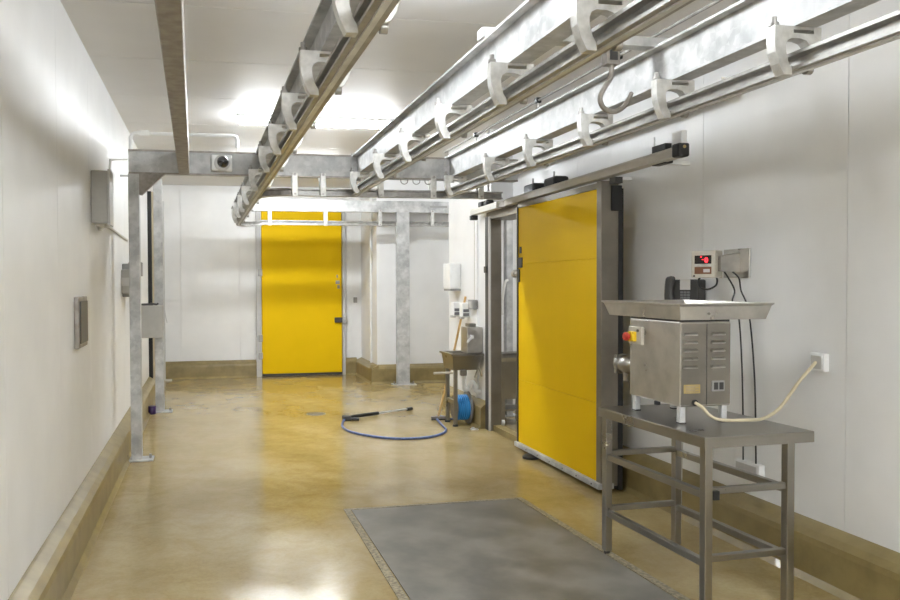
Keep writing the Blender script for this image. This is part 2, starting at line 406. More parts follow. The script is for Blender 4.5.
for y in (7.95, 8.12): MB().box(2.91, 2.998, y-.06, y+.06, trk(y)+.030, trk(y)+.10, bev=.02).build('far_roller', 'black', tr)

for y, s in ((6.85, .85), (6.40, .85)): carriage(y, s)
# cold-room contents glimpsed through the gap
sp = thing('support_post', 'galvanised square post standing inside the cold room doorway', 'post', (3.52, 8.8, 0), group='galvanised posts')
MB().box(3.475, 3.555, 8.75, 8.85, .01, 2.75, bev=.004).build('shaft', 'galv', sp); MB().box(3.42, 3.62, 8.7, 8.9, 0, .012).build('base_plate', 'galv', sp)
bn = thing('steel_bin', 'stainless bin with rolled rim standing just inside the cold room', 'bin', (3.36, 8.35, 0))
m = MB()
t = bmesh.new()
def ring(w, d, z): return [t.verts.new((3.36+sx*w, 8.35+sy*d, z)) for sx, sy in ((-1, -1), (1, -1), (1, 1), (-1, 1))]
R = [ring(.19, .19, .30), ring(.20, .21, .72), ring(.235, .235, .76), ring(.235, .235, .79), ring(.195, .195, .77), ring(.185, .185, .33)]
for A, B in zip(R, R[1:]):
    for i in range(4): t.faces.new((A[i], A[(i+1) % 4], B[(i+1) % 4], B[i]))
t.faces.new(R[0]); t.faces.new(R[-1]); bmesh.ops.recalc_face_normals(t, faces=t.faces); m._merge(t); m.build('tub', 'steel', bn)
for sx in (-1, 1):
    for sy in (-1, 1):
        MB().box(3.36+sx*.15-.02, 3.36+sx*.15+.02, 8.35+sy*.15-.02, 8.35+sy*.15+.02, .07, .32).build('leg', 'steel', bn)
        MB().cyl((3.36+sx*.15-.015, 8.35+sy*.15, .035), (3.36+sx*.15+.015, 8.35+sy*.15, .035), .035, 14).build('castor', 'white', bn)
MB().box(3.20, 3.52, 8.19, 8.51, .16, .18).build('shelf', 'steel', bn)
tag(MB().tube([(3.47, 8.70, 1.62), (3.42, 8.67, 1.58), (3.36, 8.62, 1.30), (3.37, 8.62, 1.22)], .016, 8, smooth=4).build('door_lever', 'offwhite', smooth=True), 'slanted white lever on the post inside the cold room', 'lever')

# ------------------------------------------------------------------ overhead structure
BZ0, BZ1 = 2.59, 2.80
def ibeam(w, z0, z1, ft=.012, wt=.008):
    return [(-w/2, z0), (w/2, z0), (w/2, z0+ft), (wt/2, z0+ft), (wt/2, z1-ft), (w/2, z1-ft), (w/2, z1), (-w/2, z1), (-w/2, z1-ft), (-wt/2, z1-ft), (-wt/2, z0+ft), (-w/2, z0+ft)]
RAILP = [(-.036, -.034), (.036, -.034), (.036, -.022), (.005, -.018), (.005, .018), (.034, .022), (.034, .036), (-.034, .036), (-.034, .022), (-.005, .018), (-.005, -.018), (-.036, -.022)]
HX = [(-.022, 0), (-.022, -.06), (-.018, -.10), (-.004, -.145), (.018, -.188), (.056, -.188), (.054, -.165), (.038, -.138), (.028, -.10), (.027, -.075), (.034, -.056), (.052, -.046), (.090, -.046), (.118, -.054), (.140, -.078), (.160, -.086), (.180, -.070), (.184, -.04), (.184, 0), (.150, 0), (.150, -.027), (.060, -.027), (.060, -.013), (.148, -.013), (.148, 0)]
HX2 = [(-.022, 0), (-.022, -.05), (-.018, -.09), (-.006, -.13), (.016, -.165), (.036, -.175), (.050, -.165), (.040, -.135), (.028, -.10), (.027, -.045)]

def hanger(root, ax, y, both=False):
    # cast bracket under the beam's bottom flange, arm at X=ax curling down to the rail; y along the line
    h = MB().prism([(ax+u, BZ0-.001+v) for u, v in HX], 'y', y-.024, y+.024)
    if both: h.prism([(ax+.180-u*.9, BZ0-.002+v*.86) for u, v in HX2], 'y', y-.022, y+.022, bev=.003)
    h = h.build('hanger_bracket', 'cast', root)
    MB().lathe([(0, 0), (.019, 0), (.019, .014), (.011, .014), (.011, .036), (0, .036)], (ax-.008, y, BZ0), (0, 0, 1), 12).build('bolt', 'galvr', h, smooth=True)
    MB().lathe([(0, 0), (.010, 0), (.010, .088), (.020, .088), (.020, .112), (0, .112)], (ax+.045, y, 2.43), (1, 0, 0), 12).build('pin', 'galvr', h, smooth=True)
    return h

def line(label, ax, y0, y1, hys, rz=0., curve=None, yend=None, both=False):
    r = thing('overhead_rail', label, 'overhead rail', (ax+.1, 7.26, BZ0), rz, 'overhead meat rails')
    w = MB(); cx = ax+.115
    w.prism([(cx+u, v) for u, v in ibeam(.10, BZ0, BZ1)], 'y', y0, y1)
    w.build('beam', 'galv', r)
    rc = ax+.09; zc = 2.452
    pts = [(rc, y0, zc), (rc, yend or y1, zc)]
    if curve: pts += curve(rc, zc)
    MB().sweep(RAILP, pts).build('rail', 'galvr', r)
    MB().sweep([(-.011, -.041), (.011, -.041), (.011, -.033), (-.011, -.033)], pts).build('under_strip', 'bright', r, label='bright strip along the underside of the rail')  # lighter strip set along the rail underside
    for y in hys: hanger(r, ax, y, both)
    return r
def endcurve(rc, zc):
    return [(rc + .40*(1-math.cos(a)), 10.88 + .97*math.sin(a), zc + .06*(1-math.cos(a))) for a in [math.pi/2*k/8 for k in range(1, 9)]]
line('long galvanised overhead rail running to the far yellow door, ending in a curve', .372, .6, 11.8, [1.65, 2.5, 3.34, 4.1, 4.9, 5.7, 6.85, 8.06, 8.9, 9.7, 10.5], rz=.011, curve=endcurve, yend=10.88, both=True)
line('middle galvanised overhead rail ending at the near cross beam', 1.276, .6, 7.25, [1.7, 2.54, 3.37, 4.21, 5.05, 5.88, 6.87])
line('galvanised overhead rail closest to the sliding yellow door', 2.182, .6, 7.25, [1.1, 1.9, 2.7, 3.51, 4.30, 5.12, 5.92, 6.97])

def cross(label, y, x0, x1, z0, z1, hx, rx0, rx1, zr, curve=None, curve_mat='browngalv'):
    r = thing('cross_beam', label, 'cross beam', ((x0+x1)/2, y, z0), 0, 'cross beams')
    MB().prism([(y+u, v) for u, v in [(-.05, z0), (.05, z0), (.05, z0+.012), (-.038, z0+.012), (-.038, z1-.012), (.05, z1-.012), (.05, z1), (-.05, z1)]], 'x', x0, x1).build('beam', 'galv', r)
    pts = [(rx0, y, zr), (rx1, y, zr)]
    MB().sweep(RAILP, pts).build('rail', 'galvr', r)
    if curve: MB().sweep(RAILP, curve).build('curved_rail', curve_mat, r, label='dark curved switch rail joining the left rail')
    for x in hx:
        h = MB().box(x-.028, x+.028, y-.062, y-.036, zr-.045, z0+.035, bev=.006).box(x-.028, x+.028, y-.05, y+.06, z0-.03, z0-.001, bev=.004).box(x-.022, x+.022, y+.036, y+.058, zr-.03, z0-.001).build('hanger_bracket', 'cast', r)
        MB().cyl((x, y-.072, z0+.02), (x, y-.055, z0+.02), .014, 6).build('bolt', 'galvr', h)
        MB().cyl((x, y-.072, zr-.02), (x, y+.062, zr-.02), .010, 8).build('pin', 'galvr', h)
    return r
c1 = cross('near galvanised cross beam on which the dome camera sits', 7.31, -.69, 3.0, BZ0, BZ1, [.80, 1.065, 1.62, 2.14, 2.62], .80, 2.85, 2.45,
      curve=[(.46 + .36*(1-math.sin(a)), 7.31+.34*(1-math.cos(a)), 2.452) for a in [math.pi/2*k/8 for k in range(0, 9)]])
MB().box(-.69, 3.0, 7.255, 7.262, BZ0-.004, BZ0+.010).build('lower_flange_edge', 'browngalv', c1)
MB().box(-.69, 3.0, 7.25, 7.265, BZ1-.014, BZ1+.002).build('upper_flange_edge', 'browngalv', c1)
for x in (1.86, 1.98, 2.1):
    MB().tube([(x-.035, 7.30, BZ0), (x-.03, 7.30, BZ0-.03), (x, 7.30, BZ0-.045), (x+.03, 7.30, BZ0-.03), (x+.035, 7.30, BZ0)], .005, 6, smooth=3).build('ring', 'galvr', c1)
for x in (1.36, 2.28):
    MB().box(x-.03, x+.06, 7.24, 7.256, BZ0-.03, BZ1+.02).build('end_plate', 'galv', c1)
c2 = cross('far galvanised cross beam just in front of the far yellow door', 11.85, .62, 4.9, 2.69, 2.865, [.92, 1.77, 2.62, 3.46, 4.3], .78, 4.8, 2.515)
MB().box(3.42, 3.70, 11.796, 11.80, 2.765, 2.80).build('marking', 'grey', c2, label='grey rectangular marking')

pl = thing('ceiling_beam', 'plain brown steel beam overhead, joined to the near cross beam beside the camera', 'beam', (-.2, 7.25, BZ0), .017)
MB().box(-.252, -.157, 1.2, 7.25, BZ0, BZ1, bev=.006).build('beam', 'browngalv', pl)

# posts
def post(label, x0, x1, y, z1, pw=.0):
    r = thing('support_post', label, 'post', ((x0+x1)/2, y, 0), group='galvanised posts')
    MB().box(x0, x1, y-.05, y+.05, .012, z1, bev=.005).build('shaft', 'galv', r)
    bp = MB().box(x0-.07, x1+.10, y-.09, y+.09, 0, .014, bev=.003).build('base_plate', 'galv', r)
    for bx in (x0-.04, x1+.07): MB().cyl((bx, y, .012), (bx, y, .05), .012, 8).build('bolt', 'galvr', bp)
    return r
p1 = post('galvanised post with gusset holding up the end of the near cross beam', -.695, -.600, 7.31, BZ0)
MB().prism([(-.60, BZ0), (-.60, BZ0-.19), (-.575, BZ0-.19), (-.40, BZ0-.02), (-.37, BZ0)], 'y', 7.27, 7.33).build('gusset', 'browngalv', p1)
for x in (-.53, -.44): MB().cyl((x, 7.29, BZ0), (x, 7.29, BZ0+.03), .012, 6).build('gusset_bolt', 'dark', p1)
post('tall galvanised post carrying the square grey box', -.655, -.550, 10.0, H)
post('broad galvanised column in front of the white pier beside the far door', 2.885, 3.085, 11.84, 2.69)
tag(MB().tube([(-.715, 13.2, KH*.0), (-.715, 13.2, 2.95)], .016, 8).box(-.725, -.60, 13.14, 13.26, 0, .02).build('thin_pipe', 'lgrey'), 'thin grey standpipe in the far left corner', 'pipe')

# security camera
sc_ = thing('security_camera', 'dome camera on a square white base on the near cross beam', 'camera', (.135, 7.255, 2.62))
MB().box(.04, .225, 7.205, 7.255, 2.62, 2.765, bev=.008).build('base', 'white', sc_)
MB().lathe([(0, 0), (.072, 0), (.072, .02), (.055, .03), (0, .03)], (.135, 7.205, 2.69), (0, -1, 0), 28).build('ring', 'bright', sc_, smooth=True)
MB().lathe([(.054, 0), (.053, .015), (.045, .034), (.030, .048), (.012, .055), (0, .056)], (.142, 7.178, 2.697), (0, -1, .05), 28).build('dome', 'glass', sc_, smooth=True)

# rod on clips above the right rail
rd = thing('steel_rod', 'thin steel rod on upright clips above the right overhead rail', 'rod', (2.30, 4, BZ1))
MB().tube([(2.30, .8, 2.88), (2.30, 7.4, 2.88)], .009, 8).build('rod', 'galvr', rd)
for y in (1.9, 3.0, 4.1, 5.2, 6.5):
    k = MB().box(2.288, 2.335, y-.022, y+.022, BZ1, BZ1+.012).cyl((2.30, y, BZ1), (2.30, y, 2.875), .009, 8).cyl((2.30, y, BZ1+.012), (2.30, y, BZ1+.03), .017, 8).build('clip', 'galvr', rd)
    MB().box(2.28, 2.32, y-.018, y+.018, 2.862, 2.90, bev=.005).build('clamp', 'black', k)

# hook on a hanging block
sb = tag(MB().box(1.33, 2.40, 3.66, 3.74, BZ1+.001, BZ1+.05, bev=.004).build('spreader_bar', 'galv'), 'short galvanised bar laid across the middle and right overhead rails', 'bar')
mh = thing('meat_hook', 'curved steel hook hanging from a square block between the overhead rails', 'hook', (2.035, 3.7, 2.46))
b = MB().box(1.995, 2.07, 3.67, 3.73, 2.705, BZ1, bev=.004).build('block', 'browngalv', mh)
MB().box(2.012, 2.053, 3.664, 3.672, 2.725, 2.775).build('slot', 'dark', b)
MB().tube([(2.036, 3.7, 2.71), (2.035, 3.7, 2.65), (1.995, 3.7, 2.585), (1.974, 3.7, 2.537), (1.988, 3.7, 2.495), (2.022, 3.7, 2.474), (2.066, 3.7, 2.474), (2.106, 3.7, 2.50), (2.135, 3.7, 2.54), (2.152, 3.7, 2.575)], [.0135]*8+[.011, .004], 10, smooth=5).build('hook', 'browngalv', mh, smooth=True)

# ceiling lights
def make_light():
    r = thing('ceiling_light', 'lit fluorescent ceiling light just above the near cross beam', 'ceiling light', (1.08, 7.75, H), group='ceiling lights')
    MB().box(.29, 1.87, 7.69, 7.81, H-.03, H, bev=.004).build('housing', 'lgrey', r)
    MB().box(.31, 1.85, 7.70, 7.80, H-.085, H-.03, bev=.02).build('diffuser', 'tube', r)
    return r
L0 = make_light()
for y, t in ((10.9, 'fluorescent ceiling light nearest the far wall, behind the near cross beam'), (3.75, 'fluorescent ceiling light directly over the near end of the rails'), ):
    dup(L0, (1.08, y, H), t)
lr = dup(L0, (4.25, 10.6, H), 'short added fill light, unseen in the recess behind the sink wall'); lr.scale = (.22, 1, 1)  # unseen lamp added to brighten the pier and recess walls
lb = dup(L0, (1.2, -1.3, H), 'added fill light on the ceiling behind the viewer'); lb.scale = (1.4, 1, 1)  # out-of-view lamp added to lift the dark near end
ln = [o for o in COL.objects if o.get('label', '').startswith('fluorescent ceiling light directly')][0]; ln.scale = (.72, 1, 1)
lc = dup(L0, (1.2, -2.2, H), 'added fill light nearest the wall behind the viewer'); lc.scale = (1.4, 1, 1)  # second added lamp brightening the near end from behind
cl = thing('ceiling_light', 'ceiling light inside the cold room beyond the sliding door', 'ceiling light', (4.3, 7.3, 2.75), group='ceiling lights')
MB().box(4.2, 4.4, 6.5, 8.1, 2.72, 2.75).build('housing', 'lgrey', cl); MB().box(4.22, 4.38, 6.55, 8.05, 2.67, 2.72, bev=.01).build('diffuser', 'tubecold', cl)

# white pipe under the ceiling at left
tag(MB().tube([(-.70, 7.6, 2.45), (-.70, 7.6, 2.97), (-.685, 7.6, 3.0), (-.65, 7.6, 3.01), (.24, 7.6, 3.01), (.275, 7.6, 3.0), (.285, 7.6, 2.97), (.285, 7.6, 2.90)], .018, 12).box(-.62, -.53, 7.575, 7.625, 2.985, 3.04, bev=.01).tube([(.285, 7.6, 2.80), (.285, 7.6, 2.91)], .005, 6).box(-.8, -.70, 7.59, 7.61, 2.60, 2.62).build('conduit_pipe', 'white', smooth=True), 'white conduit pipe with elbows above the near cross beam at left', 'pipe')

# ------------------------------------------------------------------ left wall fittings
eb = thing('junction_box', 'tall grey electrical box high on the left wall', 'electrical box', (LW, 6.03, 2.04))
MB().box(LW, LW+.12, 5.93, 6.13, 2.04, 2.425, bev=.01).build('body', 'boxgrey', eb)
MB().box(LW+.12, LW+.135, 5.92, 6.14, 2.03, 2.435, bev=.005).build('lid', 'lgrey', eb)
MB().box(LW+.03, LW+.09, 5.96, 6.08, 2.02, 2.04).build('cable_gland', 'beige', eb)
tag(MB().tube([(LW+.06, 6.02, 2.03), (LW+.04, 6.06, 2.012), (LW+.02, 6.30, 2.02), (LW+.012, 6.8, 2.075), (LW+.012, 8.42, 2.052)], .011, 8, smooth=5).build('cable_conduit', 'offwhite', smooth=True), 'pale cable conduit running along the wall from the tall grey electrical box', 'conduit')
tag(MB().tube([(LW+.012, 6.95, 2.10), (LW+.012, 6.98, 2.60), (LW+.012, 7.03, 2.67), (LW+.012, 8.44, 2.89)], .009, 8).build('wall_conduit', 'offwhite'), 'thin pale conduit rising up the wall to the near cross beam', 'conduit')
iso = thing('isolator_switch', 'grey isolator switch on the left wall behind the nearest post', 'switch', (LW, 8.1, 1.5))
MB().box(LW, LW+.12, 7.98, 8.30, 1.47, 1.80, bev=.01).build('body', 'grey', iso)
MB().box(LW+.0, LW+.17, 7.90, 7.98, 1.50, 1.74, bev=.008).build('lever', 'boxgrey', iso); 
MB().box(LW+.0, LW+.18, 7.885, 7.90, 1.58, 1.66).build('plate', 'lgrey', iso)
tag(MB().box(LW, LW+.14, 8.60, 8.75, 1.68, 1.83, bev=.008).build('socket_box', 'grey'), 'small grey box on the left wall just beyond the nearest post', 'socket')
bx = thing('wall_notice_box', 'small dark box low on the left wall', 'box', (LW, 5.5, 1.2))
MB().box(LW, LW+.03, 5.15, 5.50, 1.19, 1.52, bev=.006).build('body', 'browngalv', bx); MB().box(LW+.03, LW+.038, 5.18, 5.47, 1.22, 1.49, bev=.002).build('cover', 'dark', bx)
gb = thing('control_box', 'square grey steel box mounted on the second left post', 'box', (-.68, 9.9, .94))
MB().box(-.83, -.545, 9.78, 9.95, .94, 1.33, bev=.006).build('body', 'boxgrey', gb)
MB().box(-.83, -.54, 9.77, 9.95, 1.322, 1.335).build('lid', 'steelh', gb)
tag(MB().box(-.80, -.66, 9.82, 9.87, 1.335, 1.36, bev=.006).tube([(-.70, 9.84, 1.36), (-.62, 9.84, 1.345), (-.60, 9.84, 1.36)], .012, 8).build('hand_tool', 'dark'), 'small black hand tool lying on the grey post box', 'tool')
tag(MB().tube([(-.545, 9.86, 1.60), (-.53, 9.86, 1.62), (-.53, 9.86, 1.30), (-.50, 9.86, 1.12)], .006, 6, smooth=3).build('hanging_wire', 'lgrey'), 'thin grey wire hanging beside the grey post box', 'wire')
pj_ = thing('jar', 'small dark purple pot on the floor beside the second left post', 'pot', (-.69, 9.85, 0))
MB().lathe([(0, 0), (.042, 0), (.048, .01), (.048, .075), (.044, .08), (0, .08)], (-.69, 9.85, 0), (0, 0, 1), 20).build('body', 'purple', pj_, smooth=True)
MB().lathe([(0, .0), (.05, 0), (.05, .016), (.046, .02), (0, .02)], (-.69, 9.85, .08), (0, 0, 1), 20).build('lid', 'purple', pj_, smooth=True)

# ------------------------------------------------------------------ sink corner
sk = thing('wash_sink', 'stainless hand-wash sink on legs against the white side wall', 'sink', (2.8, 8.42, 0))
t = bmesh.new()
def rg(x0, x1, y0, y1, z): return [t.verts.new(q) for q in ((x0, y0, z), (x1, y0, z), (x1, y1, z), (x0, y1, z))]
R = [rg(2.655, 2.93, 8.255, 8.60, .625), rg(2.635, 2.985, 8.215, 8.63, .785), rg(2.615, 2.995, 8.20, 8.65, .79), rg(2.615, 2.995, 8.20, 8.65, .81), rg(2.65, 2.97, 8.235, 8.615, .81), rg(2.675, 2.915, 8.27, 8.58, .64)]
for A, B in zip(R, R[1:]):
    for i in range(4): t.faces.new((A[i], A[(i+1) % 4], B[(i+1) % 4], B[i]))
t.faces.new(R[0]); t.faces.new(R[-1]); bmesh.ops.recalc_face_normals(t, faces=t.faces)
m = MB(); m._merge(t); m.build('basin', 'steel', sk)
for x, y in ((2.685, 8.275), (2.685, 8.565)):
    lg = MB().box(x-.02, x+.02, y-.02, y+.02, .02, .63, bev=.003).build('leg', 'steel', sk)
    MB().lathe([(0, 0), (.034, 0), (.03, .018), (.016, .026), (0, .026)], (x, y, 0), (0, 0, 1), 16).build('foot', 'black', lg, smooth=True)
MB().box(2.67, 2.70, 8.285, 8.555, .24, .285).build('crossbar', 'steel', sk)
MB().box(2.81, 2.995, 8.24, 8.46, .81, 1.10, bev=.01).build('cistern', 'steelh', sk)
tp = MB().tube([(2.86, 8.24, .995), (2.855, 8.20, .99), (2.81, 8.17, .965), (2.785, 8.16, .935)], .014, 10, smooth=3).box(2.84, 2.885, 8.22, 8.245, .97, 1.015, bev=.004).build('tap', 'bright', sk, smooth=True)
MB().box(2.84, 2.93, 8.28, 8.40, 1.10, 1.14, bev=.008).build('cistern_cap', 'steel', sk)
MB().cyl((2.80, 8.33, .56), (2.80, 8.33, .63), .038, 16).tube([(2.80, 8.33, .57), (2.80, 8.33, .44), (2.82, 8.33, .40), (2.86, 8.33, .41), (2.88, 8.33, .46), (2.90, 8.33, .48), (2.93, 8.33, .44), (2.94, 8.33, .38), (2.995, 8.33, .37)], .025, 12, smooth=4).build('drain_pipe', 'white', sk, smooth=True)
MB().box(2.73, 2.80, 8.22, 8.27, .565, .63, bev=.006).build('knee_valve', 'steel', sk)
MB().tube([(2.90, 8.30, .80), (2.92, 8.27, .70), (2.96, 8.25, .62), (2.985, 8.26, .55)], .010, 8, smooth=3).tube([(2.97, 8.25, .80), (2.94, 8.24, .66), (2.90, 8.26, .54)], .008, 8, smooth=3).build('supply_pipe', 'steelh', sk, smooth=True)
sd = tag(MB().tube([(2.43, 8.25, .60), (2.60, 8.25, .60), (2.645, 8.25, .60)], .014, 10).build('cleaning_stick', 'beige', smooth=True), 'short cream stick poking out under the sink rim', 'stick')
br = thing('floor_squeegee', 'floor squeegee with pale wooden handle leaning on the wall behind the sink', 'squeegee', (2.61, 8.70, 0))
MB().tube([(2.615, 8.70, .035), (2.83, 8.765, .80), (2.985, 8.81, 1.43)], .0135, 10, smooth=4).build('handle', 'wood', br, smooth=True)
MB().box(2.53, 2.70, 8.68, 8.71, .012, .045, bev=.005).build('head', 'browngalv', br); MB().box(2.53, 2.70, 8.69, 8.70, 0, .014).build('blade', 'rubber', br)
td = thing('towel_dispenser', 'white paper-towel dispenser on the end of the sink wall', 'dispenser', (SW, 9.15, 1.5))
MB().box(2.86, SW, 9.02, 9.30, 1.52, 1.83, bev=.015).build('body', 'white', td); MB().box(2.87, SW, 9.03, 9.29, 1.495, 1.52).build('outlet', 'grey', td)
for y, t_ in ((9.07, 'white soap dispenser above the sink, farther from the doorway'), (8.74, 'white soap dispenser above the sink, nearer the doorway')):
    r = thing('soap_dispenser', t_, 'dispenser', (SW, y, 1.17), group='soap dispensers')
    MB().box(2.90, SW+.003, y-.055, y+.055, 1.19, 1.36, bev=.015).build('body', 'white', r); MB().box(2.885, 2.94, y-.03, y+.03, 1.17, 1.20, bev=.006).build('push_pad', 'lgrey', r)
    for z in (1.205, 1.25): MB().box(2.915, 2.985, y-.058, y-.054, z, z+.035).build('printed_label', 'sticker', r, label='grey printed label')
sb2 = thing('switch_box', 'grey switch box on the wall above the sink tap', 'switch', (SW, 8.47, 1.28))
MB().box(2.93, SW, 8.40, 8.56, 1.29, 1.40, bev=.006).build('body', 'grey', sb2); MB().box(2.92, 2.932, 8.44, 8.52, 1.31, 1.38, bev=.004).build('rocker', 'lgrey', sb2)
tag(MB().tube([(SW-.009, 8.50, 1.403), (SW-.009, 8.50, 2.3)], .008, 8).build('switch_conduit', 'offwhite'), 'thin white conduit above the grey switch box by the sink', 'conduit')

hr = thing('hose_reel', 'hose reel wound with bright blue hose beneath the sink', 'hose reel', (2.82, 8.75, 0))
cy_ = 8.42; cz_ = .186
MB().lathe([(0, 0), (.128, 0)]+[(.138+(.006 if i % 2 else 0), .012+.125*i/11) for i in range(12)]+[(.128, .145), (0, .145)], (2.724, cy_, cz_), (1, 0, 0), 32).build('hose_winding', 'blue', hr, smooth=True)
for x, t_ in ((2.869, 1), (2.711, .72)): MB().lathe([(0, 0), (.185*t_, 0), (.185*t_, .014), (0, .014)], (x, cy_, cz_), (1, 0, 0), 32).build('flange', 'browngalv', hr, smooth=True)
MB().cyl((2.883, cy_, cz_), (2.905, cy_, cz_), .03, 12).build('hub', 'dark', hr)
hz = .0125
hp = [(2.76, 8.46, .045), (2.735, 8.70, hz), (2.70, 8.85, hz), (2.62, 8.82, hz), (2.575, 8.55, hz), (2.53, 8.22, hz), (2.50, 8.04, hz), (2.42, 7.87, hz), (2.249, 7.712, hz), (2.034, 7.66, hz), (1.846, 7.70, hz), (1.68, 7.83, hz), (1.53, 8.036, hz), (1.456, 8.239, hz), (1.448, 8.498, hz), (1.501, 8.762, hz), (1.535, 8.86, .02)]
tag(MB().tube(hp, .0125, 10, smooth=5).build('hose', 'bluehose', smooth=True), 'dark blue hose lying in a loop on the floor from reel to spray lance', 'hose')
sl = thing('spray_lance', 'black-gripped steel spray lance lying on the yellow floor', 'spray lance', (1.9, 9.1, 0))
MB().box(1.525, 1.62, 8.845, 9.0, .0, .05, bev=.014).tube([(1.56, 8.90, .025), (1.66, 8.84, .02), (1.70, 8.83, .018)], .016, 8).build('trigger_grip', 'black', sl)
MB().tube([(1.60, 8.94, .028), (1.78, 9.04, .03), (2.00, 9.165, .026)], .021, 12).build('barrel_grip', 'rubber', sl, smooth=True)
MB().tube([(1.99, 9.16, .026), (2.43, 9.405, .022)], .0115, 8).build('lance', 'bright', sl, smooth=True)
MB().tube([(2.42, 9.40, .022), (2.49, 9.437, .022)], .021, 12).build('nozzle', 'black', sl, smooth=True)
fp = thing('floor_clip', 'small bright metal fitting lying on the floor by the sink', 'fitting', (2.83, 8.03, 0))
MB().box(2.78, 2.86, 8.01, 8.06, 0, .012, bev=.003).prism([(2.79, .010), (2.83, .010), (2.82, .026), (2.795, .028)], 'y', 8.02, 8.05).build('plate', 'bright', fp)
fd = thing('floor_drain', 'round metal drain cover set in the yellow floor', 'drain', (1.28, 9.42, 0))
MB().lathe([(0, 0), (.105, 0), (.105, .004), (.095, .007), (0, .007)], (1.28, 9.42, 0), (0, 0, 1), 28).build('cover', 'hatch', fd)
MB().lathe([(.106, 0), (.12, 0), (.12, .003), (.106, .003)], (1.28, 9.42, 0), (0, 0, 1), 28).build('rim', 'steelh', fd)
# floor hatch
ht = thing('floor_hatch', 'large grey steel hatch plate let into the yellow floor', 'hatch', (1.6, 4.6, 0))
def quad(P, z0, z1):
    return MB().prism(P, 'z', z0, z1)
quad([(.975, 5.35), (2.215, 5.375), (2.30, 3.4), (.99, 3.4)], 0, .006).build('plate', 'hatch', ht)
rm = MB()
for P in ([(.925, 5.36), (.925, 5.39), (2.27, 5.415), (2.235, 5.385)], [(.925, 5.36), (.968, 5.36), (.982, 3.4), (.93, 3.4)], [(2.225, 5.385), (2.265, 5.42), (2.365, 3.4), (2.31, 3.4)]): rm.prism(P, 'z', 0, .005)
rm.build('rim', 'hatchrim', ht)

# ------------------------------------------------------------------ table and mincer
tb = thing('work_table', 'stainless steel work table with two tiers of rails, carrying the mincer', 'table', (2.55, 3.77, 0))
MB().box(2.25, 2.87, 3.30, 4.245, .848, .862, bev=.004).box(2.251, 2.262, 3.301, 4.244, .808, .850).box(2.858, 2.869, 3.301, 4.244, .808, .850).box(2.262, 2.858, 3.301, 3.312, .808, .850).box(2.262, 2.858, 4.233, 4.244, .808, .850).build('tabletop', 'steel', tb)
tb.rotation_euler = (0, 0, .045); tb.location.x += .022
for x, y in ((2.287, 3.337), (2.287, 4.208), (2.75, 3.337), (2.75, 4.208)):
    lg = MB().box(x-.021, x+.021, y-.021, y+.021, .02, .848, bev=.003).build('leg', 'steel', tb)
    MB().cyl((x, y, 0), (x, y, .03), .018, 12).build('foot', 'dark', lg)
for x in (2.29, 2.75):
    for z in (.575, .245): MB().box(x-.017, x+.017, 3.36, 4.185, z-.018, z+.018, bev=.003).build('long_rail', 'steel', tb)
for y in (3.34, 4.205):
    for z in (.595, .27): MB().box(2.31, 2.73, y-.015, y+.015, z-.016, z+.016, bev=.003).build('cross_rail', 'steel', tb)
tag(MB().box(2.352, 2.385, 3.30, 3.322, .555, .60, bev=.004).build('rail_clip', 'black'), 'small black clip on the table rail next to the near leg', 'clip')
tag(MB().tube([(3.02, 4.57, .72), (3.0, 4.55, .40), (2.98, 4.53, .0)], .012, 8).build('leaning_rod', 'offwhite'), 'thin white rod standing under the work table by the wall', 'rod')

mx = thing('meat_mincer', 'stainless steel meat mincer with feed tray standing on the work table', 'meat mincer', (2.53, 3.86, .862))
X1, X2, Y1, Y2, Z1, Z2 = 2.382, 2.672, 3.62, 4.11, .95, 1.39
MB().box(X1, X2, Y1, Y2, Z1, Z2, bev=.006).build('body', 'steelh', mx)
MB().box(X1+.003, X2-.003, Y1-.004, Y1+.01, Z1+.01, Z2-.01, bev=.002).build('back_panel', 'shadesteel', mx, label='louvred back panel, coloured darker for its shaded side')
MB().box(X1+.148, X1+.151, Y1-.006, Y1, Z1+.01, Z2-.01).build('panel_joint', 'dark', mx)
MB().box(X1+.003, X2-.003, Y1+.004, Y2-.004, Z2, Z2+.012).build('tray_seal', 'black', mx)
for i in range(5):
    for xa in (2.398, 2.556):
        z = 1.322 - i*.0425
        MB().prism([(Y1-.004, z-.004), (Y1-.018, z-.002), (Y1-.016, z+.004), (Y1-.004, z+.012)], 'x', xa, xa+.075).build('louvre', 'steelh', mx)
pt = MB().box(2.400, 2.494, Y1-.0065, Y1-.003, 1.020, 1.066, bev=.001, seg=1).build('rating_plate', 'brass', mx, label='brass rating plate')
g = MB()
for i in range(5): g.box(2.410, 2.484 - .02*(i % 2), Y1-.0075, Y1-.006, 1.027+i*.0075, 1.0295+i*.0075)
g.build('plate_print', 'browngalv', pt)
so = MB().box(2.558, 2.632, Y1-.012, Y1-.003, 1.028, 1.083, bev=.003).build('socket', 'grey', mx, label='grey twin socket plate')
for xa in (2.568, 2.600): MB().box(xa, xa+.024, Y1-.014, Y1-.011, 1.037, 1.074, bev=.001, seg=1).build('socket_face', 'dark', so)
MB().cyl((2.462, Y1-.012, .972), (2.462, Y1, .972), .016, 14).build('cable_gland', 'black', mx)
MB().tube([(2.462, Y1-.012, .972), (2.475, Y1-.05, .955), (2.50, Y1-.08, .915), (2.56, Y1-.09, .893), (2.70, Y1-.09, .888), (2.82, Y1-.06, .886), (2.95, Y1-.02, .93), (3.10, Y1+.02, 1.06), (3.20, Y1+.03, 1.15), (3.212, Y1+.03, 1.16)], .0085, 8, smooth=4).build('power_cable', 'cream', mx, smooth=True)
